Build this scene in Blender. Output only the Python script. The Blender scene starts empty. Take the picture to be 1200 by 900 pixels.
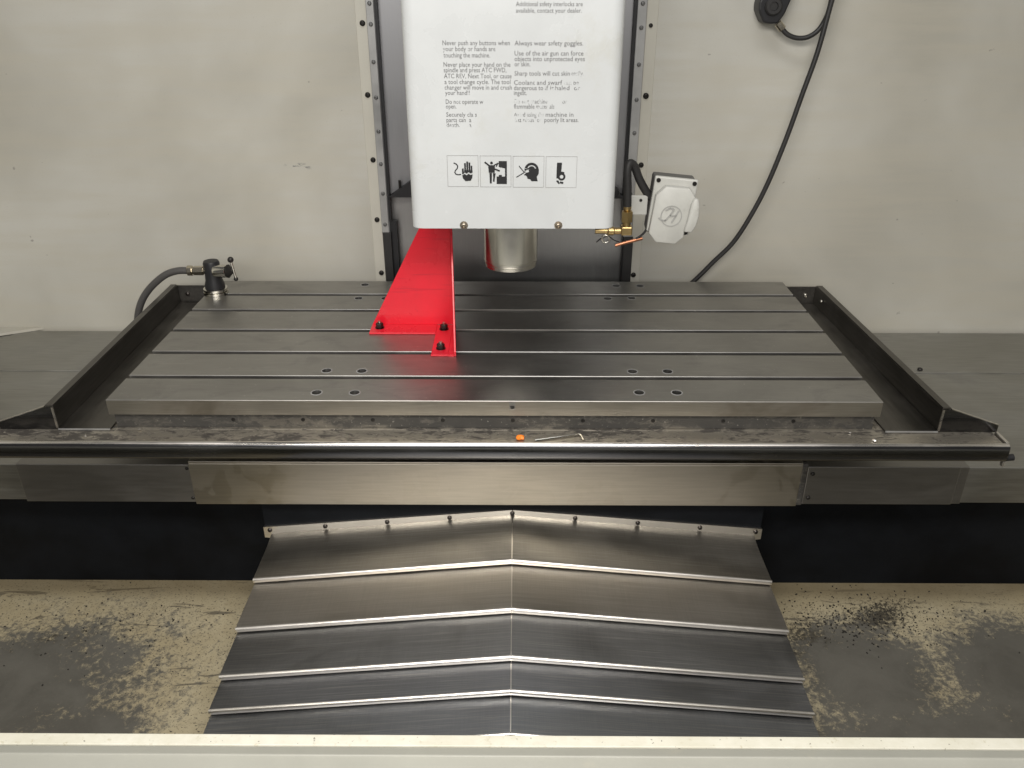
import bpy, bmesh, math, random
from mathutils import Vector, Matrix
random.seed(7)
R = math.radians
scn = bpy.context.scene
COL = scn.collection

# ------------------------------------------------------------------ camera
cam = bpy.data.cameras.new('Camera')
cam.sensor_width = 36.0
cam.lens = 965.0 / 1200.0 * 36.0
cam.clip_start = 0.02
cam.clip_end = 100
camo = bpy.data.objects.new('Camera', cam)
COL.objects.link(camo)
camo.location = (0.0075, -1.276, 0.681)
camo.rotation_euler = (R(90 - 26.9), 0, math.atan(6 / 965))
scn.camera = camo
scn.render.resolution_x = 1024
scn.render.resolution_y = 768
scn.view_settings.view_transform = 'Standard'
scn.view_settings.look = 'None'
scn.view_settings.exposure = 0.0
scn.view_settings.gamma = 1.0

# ------------------------------------------------------------------ world: dim workshop
w = bpy.data.worlds.new('World')
scn.world = w
w.use_nodes = True
bg = w.node_tree.nodes['Background']
bg.inputs[0].default_value = (1.0, 0.97, 0.93, 1)
bg.inputs[1].default_value = 0.11

# ------------------------------------------------------------------ lamps: overhead workshop light through the open door, plus an added wall fill
def area(name, loc, target, sx, sy, power, col):
    l = bpy.data.lights.new(name, 'AREA')
    l.shape = 'RECTANGLE'; l.size = sx; l.size_y = sy; l.energy = power; l.color = col
    o = bpy.data.objects.new(name, l); COL.objects.link(o)
    o.location = loc
    o.rotation_euler = (Vector(target) - Vector(loc)).to_track_quat('-Z', 'Y').to_euler()
    return o
area('overhead_lamp', (0.0, -0.62, 2.3), (0.0, -0.2, -0.3), 1.3, 0.45, 15, (0.97, 0.98, 1.0))
area('wall_fill', (-0.1, -1.05, 1.18), (-0.1, -0.86, 0.0), 1.3, 0.35, 29, (1.0, 0.95, 0.87))  # added fill above the camera, makes the wall darker towards its top
area('workshop_lamp', (-0.3, -3.0, 1.3), (0, 0.3, 0.0), 2.2, 1.0, 30, (1.0, 0.98, 0.96))

# ------------------------------------------------------------------ helpers
def obj(name, bm, mat, parent=None, local=False, smooth=None):
    me = bpy.data.meshes.new(name)
    bm.normal_update()
    bm.to_mesh(me); bm.free()
    return objm(name, me, mat, parent, local, smooth)

def objm(name, me, mat, parent=None, local=False, smooth=None):
    if mat is not None:
        me.materials.clear(); me.materials.append(mat)
    o = bpy.data.objects.new(name, me)
    COL.objects.link(o)
    if smooth is not None:
        for p in me.polygons: p.use_smooth = True
        try: me.set_sharp_from_angle(angle=R(smooth))
        except Exception: pass
    if parent is not None:
        o.parent = parent
        if not local:
            q = parent; off = Vector((0, 0, 0))
            while q is not None:
                off += q.location; q = q.parent
            o.location = -off
    return o

def tag(o, label, cat, group=None, kind=None):
    o['label'] = label; o['category'] = cat
    if group: o['group'] = group
    if kind: o['kind'] = kind
    return o

def thing(name, label, cat, loc=(0, 0, 0), rot=(0, 0, 0), group=None):
    o = bpy.data.objects.new(name, None); COL.objects.link(o)
    o.empty_display_size = 0.05
    o.location = loc; o.rotation_euler = rot
    return tag(o, label, cat, group)

def struct(o):
    o['kind'] = 'structure'; return o

def bx(x0, x1, y0, y1, z0, z1, bev=0.0, seg=2, bm=None):
    b = bmesh.new()
    bmesh.ops.create_cube(b, size=1)
    for v in b.verts:
        v.co = Vector(((x0 + x1) / 2 + v.co.x * (x1 - x0), (y0 + y1) / 2 + v.co.y * (y1 - y0), (z0 + z1) / 2 + v.co.z * (z1 - z0)))
    if bev > 0:
        bmesh.ops.bevel(b, geom=b.edges[:], offset=bev, segments=seg, profile=0.5, affect='EDGES')
    return join(bm, b)

def join(bm, b):
    if bm is None: return b
    me = bpy.data.meshes.new('t'); b.to_mesh(me); b.free(); bm.from_mesh(me); bpy.data.meshes.remove(me)
    return bm

def prism(pts, axis, a0, a1, bm=None, bev=0.0):
    """extrude 2D polygon along axis. axis x: pts=(y,z); y: pts=(x,z); z: pts=(x,y)"""
    b = bmesh.new()
    def mk(p, a):
        if axis == 'x': return (a, p[0], p[1])
        if axis == 'y': return (p[0], a, p[1])
        return (p[0], p[1], a)
    v0 = [b.verts.new(mk(p, a0)) for p in pts]
    v1 = [b.verts.new(mk(p, a1)) for p in pts]
    n = len(pts)
    b.faces.new(v0); b.faces.new(v1[::-1])
    for i in range(n):
        j = (i + 1) % n
        b.faces.new((v0[j], v0[i], v1[i], v1[j]))
    bmesh.ops.recalc_face_normals(b, faces=b.faces[:])
    if bev > 0:
        bmesh.ops.bevel(b, geom=b.edges[:], offset=bev, segments=2, profile=0.5, affect='EDGES')
    return join(bm, b)

def cyl(p0, p1, r0, r1=None, n=20, bm=None, caps=True, bev=0.0):
    if r1 is None: r1 = r0
    p0 = Vector(p0); p1 = Vector(p1); d = p1 - p0
    b = bmesh.new()
    q = d.to_track_quat('Z', 'Y').to_matrix()
    ra = []; rb = []
    for i in range(n):
        a = 2 * math.pi * i / n
        c = Vector((math.cos(a), math.sin(a), 0))
        ra.append(b.verts.new(p0 + q @ (c * r0))); rb.append(b.verts.new(p1 + q @ (c * r1)))
    for i in range(n):
        j = (i + 1) % n
        b.faces.new((ra[i], ra[j], rb[j], rb[i]))
    if caps:
        f1 = b.faces.new(ra[::-1]); f2 = b.faces.new(rb)
        if bev > 0:
            bmesh.ops.bevel(b, geom=list(f1.edges) + list(f2.edges), offset=bev, segments=2, profile=0.5, affect='EDGES')
    return join(bm, b)

def lathe(prof, origin, axis=(0, 0, 1), n=28, bm=None, caps=True):
    """prof list of (r, h)"""
    q = Vector(axis).to_track_quat('Z', 'Y').to_matrix(); o = Vector(origin)
    b = bmesh.new(); rings = []
    for r, h in prof:
        rings.append([b.verts.new(o + q @ Vector((r * math.cos(2 * math.pi * i / n), r * math.sin(2 * math.pi * i / n), h))) for i in range(n)])
    for k in range(len(rings) - 1):
        for i in range(n):
            j = (i + 1) % n
            b.faces.new((rings[k][i], rings[k][j], rings[k + 1][j], rings[k + 1][i]))
    if caps and prof[0][0] > 1e-6: b.faces.new(rings[0][::-1])
    if caps and prof[-1][0] > 1e-6: b.faces.new(rings[-1])
    bmesh.ops.remove_doubles(b, verts=b.verts[:], dist=1e-6)
    bmesh.ops.recalc_face_normals(b, faces=b.faces[:])
    return join(bm, b)

def spline(pts, k=10):
    P = [Vector(p) for p in pts]
    P = [P[0] * 2 - P[1]] + P + [P[-1] * 2 - P[-2]]
    out = []
    for i in range(1, len(P) - 2):
        for s in range(k):
            t = s / k
            a, b, c, d = P[i - 1], P[i], P[i + 1], P[i + 2]
            out.append(0.5 * ((2 * b) + (c - a) * t + (2 * a - 5 * b + 4 * c - d) * t * t + (3 * b - a - 3 * c + d) * t ** 3))
    out.append(P[-2])
    return out

def tube(pts, r, n=14, k=10, bm=None, smooth_path=True):
    path = spline(pts, k) if smooth_path else [Vector(p) for p in pts]
    b = bmesh.new(); rings = []
    up = Vector((0.13, 0.2, 0.97)).normalized(); 
    t0 = (path[1] - path[0]).normalized()
    nrm = (up - up.dot(t0) * t0).normalized()
    for i, p in enumerate(path):
        t = (path[min(i + 1, len(path) - 1)] - path[max(i - 1, 0)]).normalized()
        nrm = (nrm - nrm.dot(t) * t).normalized(); bn = t.cross(nrm)
        rings.append([b.verts.new(p + (nrm * math.cos(2 * math.pi * j / n) + bn * math.sin(2 * math.pi * j / n)) * r) for j in range(n)])
    for a in range(len(rings) - 1):
        for j in range(n):
            l = (j + 1) % n
            b.faces.new((rings[a][j], rings[a][l], rings[a + 1][l], rings[a + 1][j]))
    b.faces.new(rings[0][::-1]); b.faces.new(rings[-1])
    bmesh.ops.recalc_face_normals(b, faces=b.faces[:])
    return join(bm, b)

def polyflat(polys, y, bm=None, d=0.0004):
    """2D polygons in (x,z) as thin plates facing -Y"""
    for p in polys:
        bm = prism(p, 'y', y - d, y, bm)
    return bm

# ------------------------------------------------------------------ node materials
class N:
    def __init__(s, name):
        s.m = bpy.data.materials.new(name); s.m.use_nodes = True
        s.t = s.m.node_tree; s.n = s.t.nodes; s.b = s.n['Principled BSDF']
        s.geo = s.n.new('ShaderNodeTexCoord')
    def L(s, a, b): s.t.links.new(a, b)
    def obj(s): return s.geo.outputs['Object']
    def mapv(s, scale=(1, 1, 1), loc=(0, 0, 0), rot=(0, 0, 0), src=None):
        m = s.n.new('ShaderNodeMapping')
        m.inputs['Scale'].default_value = scale; m.inputs['Location'].default_value = loc; m.inputs['Rotation'].default_value = rot
        s.L(src or s.obj(), m.inputs['Vector']); return m.outputs[0]
    def noise(s, scale=5, detail=4, rough=0.55, vec=None, dist=0.0):
        t = s.n.new('ShaderNodeTexNoise')
        t.inputs['Scale'].default_value = scale; t.inputs['Detail'].default_value = detail
        t.inputs['Roughness'].default_value = rough; t.inputs['Distortion'].default_value = dist
        s.L(vec or s.obj(), t.inputs['Vector']); return t.outputs['Fac']
    def ramp(s, v, lo, hi, a=0.0, b=1.0):
        r = s.n.new('ShaderNodeMapRange'); r.interpolation_type = 'SMOOTHSTEP'
        r.inputs['From Min'].default_value = lo; r.inputs['From Max'].default_value = hi
        r.inputs['To Min'].default_value = a; r.inputs['To Max'].default_value = b
        s.L(v, r.inputs['Value']); return r.outputs['Result']
    def math(s, op, a, b=None):
        m = s.n.new('ShaderNodeMath'); m.operation = op
        for i, x in enumerate((a, b)):
            if x is None: continue
            if isinstance(x, (int, float)): m.inputs[i].default_value = x
            else: s.L(x, m.inputs[i])
        return m.outputs[0]
    def mix(s, fac, a, b):
        m = s.n.new('ShaderNodeMix'); m.data_type = 'RGBA'
        for sock, x in ((m.inputs[0], fac), (m.inputs[6], a), (m.inputs[7], b)):
            if isinstance(x, (int, float)): sock.default_value = x
            elif isinstance(x, tuple): sock.default_value = (*x, 1)
            else: s.L(x, sock)
        return m.outputs[2]
    def set(s, **k):
        for n_, v in k.items():
            sock = s.b.inputs[n_.replace('_', ' ')]
            if isinstance(v, tuple): sock.default_value = (*v, 1)
            elif isinstance(v, (int, float)): sock.default_value = v
            else: s.L(v, sock)
        return s
    def bump(s, h, strength=0.2, dist=0.001):
        b = s.n.new('ShaderNodeBump'); b.inputs['Strength'].default_value = strength; b.inputs['Distance'].default_value = dist
        s.L(h, b.inputs['Height']); s.L(b.outputs[0], s.b.inputs['Normal']); return s
    def blob(s, cx, cy, rx, ry, rot=0.0, ax='xy', src=None):
        """1 at the centre, 0 on the ellipse, negative outside"""
        sx, sy = 1 / rx, 1 / ry
        m = s.n.new('ShaderNodeVectorMath'); m.operation = 'SUBTRACT'
        s.L(src or s.obj(), m.inputs[0])
        m.inputs[1].default_value = (cx, cy, 0) if ax == 'xy' else (cx, 0, cy)
        r = s.n.new('ShaderNodeVectorRotate'); r.rotation_type = 'Z_AXIS' if ax == 'xy' else 'Y_AXIS'
        r.inputs['Angle'].default_value = rot; s.L(m.outputs[0], r.inputs['Vector'])
        k = s.n.new('ShaderNodeVectorMath'); k.operation = 'MULTIPLY'
        k.inputs[1].default_value = (sx, sy, 0) if ax == 'xy' else (sx, 0, sy)
        s.L(r.outputs[0], k.inputs[0])
        l = s.n.new('ShaderNodeVectorMath'); l.operation = 'LENGTH'; s.L(k.outputs[0], l.inputs[0])
        return s.math('SUBTRACT', 1.0, l.outputs['Value'])

def steel(name, base, rough, brush=(1, 60, 60), var=0.25, smudge=0.12, bumps=0.15, metallic=1.0, stain=None, aniso=0.0, seed=0.0):
    n = N(name)
    b1 = n.noise(26, 2, 0.5, n.mapv(brush, (seed, seed, 0)))
    b2 = n.noise(3.2, 5, 0.6, n.mapv((1, 1.4, 1.4), (seed * 2, 1, 0)), 0.4)
    b3 = n.noise(130, 3, 0.6)
    dark = tuple(c * (1 - var) for c in base); lite = tuple(min(1, c * (1 + var)) for c in base)
    c = n.mix(n.math('ADD', n.ramp(b1, 0.25, 0.75, 0, 0.4), n.ramp(b2, 0.25, 0.75, 0, 0.6)), dark, lite)
    if stain:
        c = n.mix(n.ramp(b2, 0.52, 0.72, 0, 0.7), c, stain)
    n.set(Base_Color=c, Metallic=metallic)
    r = n.math('ADD', n.ramp(b2, 0.3, 0.7, rough - smudge, rough + smudge), n.ramp(b1, 0.3, 0.7, -0.02, 0.02))
    n.set(Roughness=r)
    if aniso: n.set(Anisotropic=aniso)
    h = n.math('ADD', n.math('MULTIPLY', b1, 0.4), n.math('MULTIPLY', b3, 0.6))
    n.bump(h, bumps * 0.45, 0.0003)
    return n.m

def paint(name, base, rough=0.5, var=0.06, orange=0.06, spec=0.5, dirt=None, dscale=4.0, metallic=0.0):
    n = N(name)
    v = n.noise(dscale, 6, 0.6, None, 0.3)
    c = n.mix(n.ramp(v, 0.3, 0.7), tuple(x * (1 - var) for x in base), tuple(min(1, x * (1 + var)) for x in base))
    if dirt: c = n.mix(n.ramp(n.noise(dscale * 2.3, 6, 0.65), 0.56, 0.78, 0, 0.6), c, dirt)
    n.set(Base_Color=c, Roughness=n.ramp(v, 0.3, 0.7, rough - 0.08, rough + 0.08), Metallic=metallic)
    n.b.inputs['Specular IOR Level'].default_value = spec
    n.bump(n.noise(260, 2, 0.5), orange, 0.0005)
    return n.m

MAT = {}
# wall: cream powder coat, slightly brushed by wiping, with a grey scuff
n = N('cream_wall_paint')
streak = n.noise(6, 5, 0.6, n.mapv((0.5, 1, 5)))
big = n.noise(1.6, 4, 0.55, None, 0.3)
c = n.mix(n.ramp(big, 0.3, 0.7), (0.43, 0.412, 0.355), (0.595, 0.585, 0.535))
c = n.mix(n.ramp(streak, 0.35, 0.7, 0, 0.5), c, (0.52, 0.49, 0.41))
gr = n.noise(420, 2, 0.6)
c = n.mix(n.ramp(gr, 0.62, 0.8, 0, 0.25), c, (0.25, 0.24, 0.22))
sc = n.math('MULTIPLY', n.ramp(n.blob(-0.506, 0.262, 0.04, 0.010, R(-4), 'xz'), 0.0, 0.6), n.ramp(n.noise(60, 4, 0.7, n.mapv((0.6, 1, 2))), 0.5, 0.6))
c = n.mix(n.math('MULTIPLY', sc, 0.8), c, (0.16, 0.16, 0.16))
sp = n.ramp(n.noise(30, 3, 0.5, n.mapv((1, 1, 1.6))), 0.745, 0.775)
c = n.mix(n.math('MULTIPLY', sp, 0.6), c, (0.22, 0.2, 0.18))
n.set(Base_Color=c, Roughness=0.52); n.bump(n.noise(300, 2), 0.08, 0.0005); n.b.inputs['Specular IOR Level'].default_value = 0.4
MAT['wall'] = n.m
MAT['wall_edge'] = paint('cream_flange_paint', (0.58, 0.56, 0.49), 0.5, 0.05)
MAT['cover_white'] = paint('white_cover_paint', (0.60, 0.62, 0.63), 0.26, 0.04, 0.03, dirt=(0.54, 0.545, 0.51), dscale=5)
MAT['black_base'] = paint('black_casting_paint', (0.006, 0.007, 0.009), 0.5, 0.4, 0.15, 0.12, dscale=6)
MAT['black_plastic'] = paint('black_plastic', (0.012, 0.012, 0.014), 0.45, 0.15)
MAT['rubber'] = paint('black_rubber', (0.022, 0.021, 0.021), 0.5, 0.2, 0.1)
MAT['hose_grey'] = paint('grey_hose_rubber', (0.085, 0.082, 0.08), 0.42, 0.2, 0.1)
MAT['screw'] = paint('black_oxide_screw', (0.03, 0.028, 0.026), 0.38, 0.2, metallic=0.6)
MAT['bolt'] = steel('dark_bolt_steel', (0.10, 0.09, 0.085), 0.35, (1, 1, 1))
MAT['zinc_screw'] = steel('zinc_screw', (0.55, 0.53, 0.48), 0.3, (1, 1, 1))
MAT['rust_screw'] = steel('stained_zinc_screw', (0.42, 0.37, 0.30), 0.35, (1, 1, 1), stain=(0.22, 0.12, 0.05))
n = N('red_paint')
v = n.noise(9, 5, 0.6); st = n.noise(14, 3, 0.55, n.mapv((0.5, 1, 9)))
c = n.mix(n.ramp(v, 0.3, 0.7), (0.70, 0.013, 0.030), (0.80, 0.018, 0.040)); c = n.mix(n.ramp(st, 0.6, 0.72, 0, 0.35), c, (0.40, 0.008, 0.022))
c = n.mix(n.ramp(n.noise(70, 4, 0.7), 0.68, 0.76, 0, 0.5), c, (0.35, 0.02, 0.03))
n.set(Base_Color=c, Roughness=n.ramp(v, 0.3, 0.7, 0.22, 0.40)); n.bump(n.math('ADD', n.noise(240, 2), st), 0.1, 0.0006)
MAT['red'] = n.m
MAT['red_edge'] = MAT['red']
n = N('worn_table_steel')
b1 = n.noise(26, 2, 0.5, n.mapv((0.5, 30, 30))); cl = n.noise(3.0, 5, 0.62, n.mapv((1, 1.5, 1)), 1.2); cl2 = n.noise(11, 5, 0.65, n.mapv((0.8, 1.3, 1), (3, 1, 0)), 0.8)
c = n.mix(n.ramp(cl, 0.3, 0.7), (0.32, 0.312, 0.298), (0.40, 0.39, 0.37))
c = n.mix(n.ramp(cl2, 0.52, 0.68, 0, 0.35), c, (0.24, 0.234, 0.224))
c = n.mix(n.ramp(b1, 0.3, 0.7, 0, 0.12), c, (0.5, 0.49, 0.47))
for (rt, sd, sc_, am) in ((R(18), 2.0, (1.2, 70, 1), 0.35), (R(-27), 6.0, (1.4, 80, 1), 0.28), (R(3), 4.0, (0.8, 70, 1), 0.3)):
    c = n.mix(n.math('MULTIPLY', n.ramp(n.noise(8, 1, 0.4, n.mapv(sc_, (sd, sd, 0), (0, 0, rt)), 0.1), 0.69, 0.72), am), c, (0.62, 0.60, 0.57))
c = n.mix(n.ramp(n.noise(140, 2, 0.5), 0.70, 0.74, 0, 0.5), c, (0.62, 0.60, 0.57))
n.set(Base_Color=c, Metallic=1.0, Roughness=n.math('ADD', n.ramp(cl, 0.3, 0.7, 0.40, 0.46), n.ramp(cl2, 0.4, 0.7, -0.02, 0.03)))
n.bump(n.math('ADD', n.math('MULTIPLY', b1, 0.5), n.noise(130, 3, 0.6)), 0.05, 0.0003)
MAT['table'] = n.m
MAT['table_edge'] = steel('worn_table_edge', (0.38, 0.352, 0.305), 0.42, (0.6, 30, 30), 0.25, 0.08, 0.12, stain=(0.16, 0.135, 0.10))
def oily(name, lite, dark, thr, rough=0.42):
    n = N(name)
    a = n.noise(34, 6, 0.72, n.mapv((1, 2.2, 2.2)), 0.5); b = n.noise(5, 4, 0.6, n.mapv((1, 3, 3)))
    v = n.math('ADD', n.math('MULTIPLY', a, 0.6), n.math('MULTIPLY', b, 0.4))
    c = n.mix(n.ramp(v, thr - 0.06, thr + 0.05), lite, dark)
    c = n.mix(n.ramp(n.noise(190, 2, 0.5), 0.66, 0.72, 0, 0.8), c, tuple(min(1, x * 1.5) for x in lite))
    n.set(Base_Color=c, Metallic=n.ramp(v, thr - 0.06, thr + 0.05, 0.85, 0.5), Roughness=n.ramp(b, 0.3, 0.7, rough - 0.08, rough + 0.10))
    n.bump(a, 0.25, 0.0006); return n.m
MAT['dark_strip'] = oily('stained_dark_steel', (0.20, 0.19, 0.172), (0.085, 0.082, 0.077), 0.47, 0.5)
MAT['tray'] = oily('oily_tray_steel', (0.43, 0.395, 0.335), (0.09, 0.082, 0.073), 0.515)
MAT['angle'] = steel('dark_angle_steel', (0.17, 0.162, 0.15), 0.42, (6, 0.5, 6), 0.3, 0.1, 0.2, stain=(0.07, 0.066, 0.06))
MAT['lip'] = steel('dark_rolled_lip_steel', (0.16, 0.16, 0.165), 0.22, (0.4, 20, 20), 0.2, 0.05, 0.1)
MAT['edge_bright'] = steel('cut_edge_and_highlight', (0.75, 0.72, 0.68), 0.3, (1, 20, 20), 0.15)  # bare cut edges and chips, and the painted highlight on the tray lip
MAT['side_cover'] = steel('grey_way_cover_steel', (0.40, 0.395, 0.375), 0.46, (0.6, 12, 12), 0.24, 0.12, 0.12, stain=(0.30, 0.295, 0.28))
n = N('stained_stainless_apron')
a = n.noise(17, 3, 0.5, n.mapv((1, 1, 0.8), (0.3, 0, 0)), 0.5); b = n.noise(26, 2, 0.5, n.mapv((0.5, 8, 10))); d = n.noise(40, 5, 0.65)
c = n.mix(n.ramp(b, 0.3, 0.7), (0.47, 0.435, 0.37), (0.52, 0.48, 0.41))
m1 = n.ramp(n.math('ADD', a, n.math('MULTIPLY', d, 0.10)), 0.575, 0.595); m2 = n.ramp(n.math('ADD', a, n.math('MULTIPLY', d, 0.10)), 0.50, 0.515)
c = n.mix(n.math('MULTIPLY', m2, 0.13), c, (0.60, 0.56, 0.49)); c = n.mix(n.math('MULTIPLY', m1, 0.03), c, (0.40, 0.38, 0.33))
n.set(Base_Color=c, Metallic=n.math('SUBTRACT', 1.0, n.math('MULTIPLY', m2, 0.05)), Roughness=n.math('ADD', 0.36, n.math('MULTIPLY', m2, 0.02)))
n.bump(n.math('ADD', n.math('MULTIPLY', b, 0.4), n.math('MULTIPLY', d, 0.3)), 0.05, 0.0003)
MAT['apron'] = n.m
MAT['apron_dark'] = steel('grey_apron_steel', (0.30, 0.29, 0.275), 0.46, (0.6, 8, 8), 0.10, 0.06, 0.12)
MAT['strip'] = steel('galvanised_strip', (0.38, 0.38, 0.375), 0.5, (1, 1, 1), 0.25, 0.1, 0.5, metallic=0.45)
MAT['strip_screw'] = steel('dull_zinc_screw', (0.20, 0.20, 0.20), 0.45, (1, 1, 1), 0.2, metallic=0.6)
MAT['colpanel'] = steel('grey_column_cover', (0.32, 0.32, 0.33), 0.48, (20, 1, 0.6), 0.06, 0.05, 0.08)
MAT['collow'] = steel('dark_column_cover', (0.36, 0.36, 0.355), 0.44, (20, 1, 0.6), 0.1, 0.05, 0.1)
MAT['spindle'] = steel('ground_spindle_steel', (0.74, 0.72, 0.67), 0.20, (1, 1, 1), 0.14, 0.04, 0.05)
MAT['brass'] = steel('brass', (0.52, 0.38, 0.18), 0.32, (1, 1, 1), 0.25, stain=(0.22, 0.15, 0.07))
MAT['copper'] = steel('copper', (0.62, 0.28, 0.16), 0.32, (1, 1, 1), 0.2)
MAT['chrome'] = steel('nickel_plate', (0.68, 0.66, 0.60), 0.18, (1, 1, 1), 0.1)
MAT['nickel_warm'] = steel('worn_nickel_fitting', (0.62, 0.57, 0.47), 0.26, (1, 1, 1), 0.15)
MAT['cast_grey'] = paint('light_cast_paint', (0.51, 0.51, 0.48), 0.40, 0.06, 0.2, dirt=(0.30, 0.295, 0.26), dscale=14)
MAT['housing'] = paint('dark_grey_housing', (0.10, 0.098, 0.095), 0.5, 0.15)
MAT['orange'] = paint('orange_plastic', (0.85, 0.22, 0.02), 0.45, 0.08)
MAT['groove'] = paint('grey_relief_shadow_paint', (0.36, 0.36, 0.345), 0.5, 0.05)
MAT['frame_line'] = paint('grey_print', (0.38, 0.38, 0.38), 0.5, 0.2, 0.0)
MAT['icon'] = paint('black_print', (0.02, 0.02, 0.022), 0.5, 0.2, 0.0)
MAT['speck'] = paint('dark_metal_chips', (0.03, 0.028, 0.025), 0.5, 0.4)

def ink(name, wear):
    n = N(name)
    v = n.noise(150, 4, 0.65); n.set(Base_Color=(0.15, 0.15, 0.155), Roughness=0.55)
    tr = n.n.new('ShaderNodeBsdfTransparent'); mx = n.n.new('ShaderNodeMixShader')
    n.L(n.ramp(v, wear - 0.05, wear + 0.07, 0.0, 0.92), mx.inputs[0])
    n.L(n.b.outputs[0], mx.inputs[1]); n.L(tr.outputs[0], mx.inputs[2])
    n.L(mx.outputs[0], n.n['Material Output'].inputs[0])
    return n.m
MAT['ink'] = ink('worn_ink', 0.63)
MAT['ink_faded'] = ink('faded_ink', 0.485)

def ywaycover(name, base, rough, seed):
    n = N(name)
    vec = n.mapv((1, 1, 1), (seed, seed * 0.7, 0))
    b1 = n.noise(20, 3, 0.6, n.mapv((30, 0.6, 1), (seed, 0, 0)))
    b1h = n.noise(14, 3, 0.6, n.mapv((0.5, 26, 1), (seed, 0, 0)))
    b2 = n.noise(3.0, 5, 0.6, vec, 0.8)
    scr = n.ramp(n.noise(10, 2, 0.5, n.mapv((1.5, 22, 1), (seed, 2, 0), (0, 0, R(14)))), 0.70, 0.76)
    br = n.math('ADD', n.math('MULTIPLY', b1, 0.4), n.math('MULTIPLY', b1h, 0.6))
    c = n.mix(n.ramp(br, 0.35, 0.65), tuple(x * 0.93 for x in base), tuple(x * 1.07 for x in base))
    c = n.mix(n.ramp(b2, 0.5, 0.75, 0, 0.5), c, tuple(x * 0.7 for x in base))
    for (rt, sd, am) in ((R(14), 2.0, 0.16), (R(-9), 5.0, 0.13), (R(84), 9.0, 0.12), (R(3), 12.0, 0.12)):
        q = n.ramp(n.noise(9, 1, 0.4, n.mapv((0.9, 60, 1), (seed, sd, 0), (0, 0, rt)), 0.15), 0.63, 0.68)
        c = n.mix(n.math('MULTIPLY', q, am), c, (0.72, 0.70, 0.66))
    n.set(Base_Color=c, Metallic=1.0, Roughness=n.math('ADD', n.ramp(b2, 0.3, 0.7, rough - 0.06, rough + 0.1), n.ramp(br, 0.3, 0.7, -0.02, 0.02)))
    n.bump(n.math('ADD', n.math('MULTIPLY', br, 0.25), b2), 0.06, 0.0005)
    return n.m
MAT['yplate'] = [ywaycover('way_cover_steel_%d' % i, b, r, 3.1 * i) for i, (b, r) in enumerate([
    ((0.36, 0.345, 0.315), 0.40), ((0.47, 0.44, 0.395), 0.41), ((0.32, 0.32, 0.32), 0.39), ((0.28, 0.285, 0.30), 0.38), ((0.29, 0.30, 0.32), 0.38)])]  # plate tones differ to put their warm and dark reflections into the colour
MAT['ylip'] = steel('bright_rolled_edge', (0.92, 0.88, 0.82), 0.33, (0.5, 20, 20), 0.05, 0.04, 0.05)

# chip pan: beige paint under patches of dried grey sludge and black specks
n = N('beige_pan_paint')
fine = n.noise(70, 7, 0.75, None, 0.4)
mid = n.noise(9, 6, 0.62, None, 0.6)
bl = n.blob(-1.02, -0.27, 0.44, 0.25, R(-24))
for a in [(0.672, -0.145, 0.155, 0.15, R(10)), (0.96, -0.14, 0.17, 0.15, R(-20)), (0.80, -0.31, 0.40, 0.12, 0), (1.02, -0.28, 0.28, 0.19, 0), (-0.76, -0.31, 0.16, 0.12, R(-30))]:
    bl = n.math('MAXIMUM', bl, n.blob(*a))
edge = n.math('ADD', bl, n.math('ADD', n.math('MULTIPLY', n.math('SUBTRACT', fine, 0.5), 2.0), n.math('MULTIPLY', n.math('SUBTRACT', mid, 0.5), 1.1)))
mask = n.ramp(edge, -0.12, 0.38)
beige = n.mix(n.ramp(mid, 0.3, 0.7), (0.36, 0.305, 0.195), (0.45, 0.395, 0.27))
beige = n.mix(n.ramp(n.noise(75, 5, 0.7), 0.52, 0.74, 0, 0.4), beige, (0.16, 0.13, 0.08))
scr = n.ramp(n.noise(16, 4, 0.6, n.mapv((0.35, 2.4, 1), (0, 0, 0), (0, 0, R(8))), 1.2), 0.60, 0.66)
beige = n.mix(n.math('MULTIPLY', scr, n.ramp(bl, -1.3, -0.1, 0.0, 0.75)), beige, (0.07, 0.062, 0.05))
specks = n.math('MULTIPLY', n.ramp(n.noise(230, 3, 0.6), 0.58, 0.66), n.ramp(bl, -1.0, -0.1, 0.1, 1.0))
beige = n.mix(specks, beige, (0.03, 0.028, 0.024))
pw = n.math('ADD', n.math('MAXIMUM', n.blob(0.60, -0.06, 0.13, 0.10, R(-25)), n.math('MAXIMUM', n.blob(0.74, 0.005, 0.13, 0.06, R(-30)), n.blob(-0.93, -0.10, 0.22, 0.07, R(-30)))), n.math('MULTIPLY', n.math('SUBTRACT', n.noise(120, 6, 0.78), 0.5), 4.0))
beige = n.mix(n.ramp(pw, 0.25, 0.75, 0, 0.92), beige, (0.035, 0.032, 0.027))
rear_grime_shade = n.math('MULTIPLY', n.ramp(n.math('ADD', n.blob(0.0, 0.14, 9.0, 0.10), n.math('MULTIPLY', n.math('SUBTRACT', mid, 0.5), 0.8)), 0.0, 0.5), 0.6)  # brown grime at the rear, with the overhang's shade painted in
beige = n.mix(rear_grime_shade, beige, (0.13, 0.10, 0.055))
slud = n.mix(n.ramp(mid, 0.3, 0.7), (0.085, 0.080, 0.068), (0.12, 0.114, 0.098))
slud = n.mix(n.ramp(n.noise(160, 3, 0.6), 0.55, 0.8, 0, 0.3), slud, (0.16, 0.15, 0.125))
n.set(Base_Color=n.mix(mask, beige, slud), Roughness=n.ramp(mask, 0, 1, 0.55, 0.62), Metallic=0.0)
n.bump(n.math('ADD', fine, n.math('MULTIPLY', mask, 0.6)), 0.25, 0.0015)
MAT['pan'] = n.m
n = N('sill_paint')
v = n.noise(14, 6, 0.7)
c = n.mix(n.ramp(v, 0.3, 0.7), (0.62, 0.60, 0.50), (0.72, 0.705, 0.62))
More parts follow.
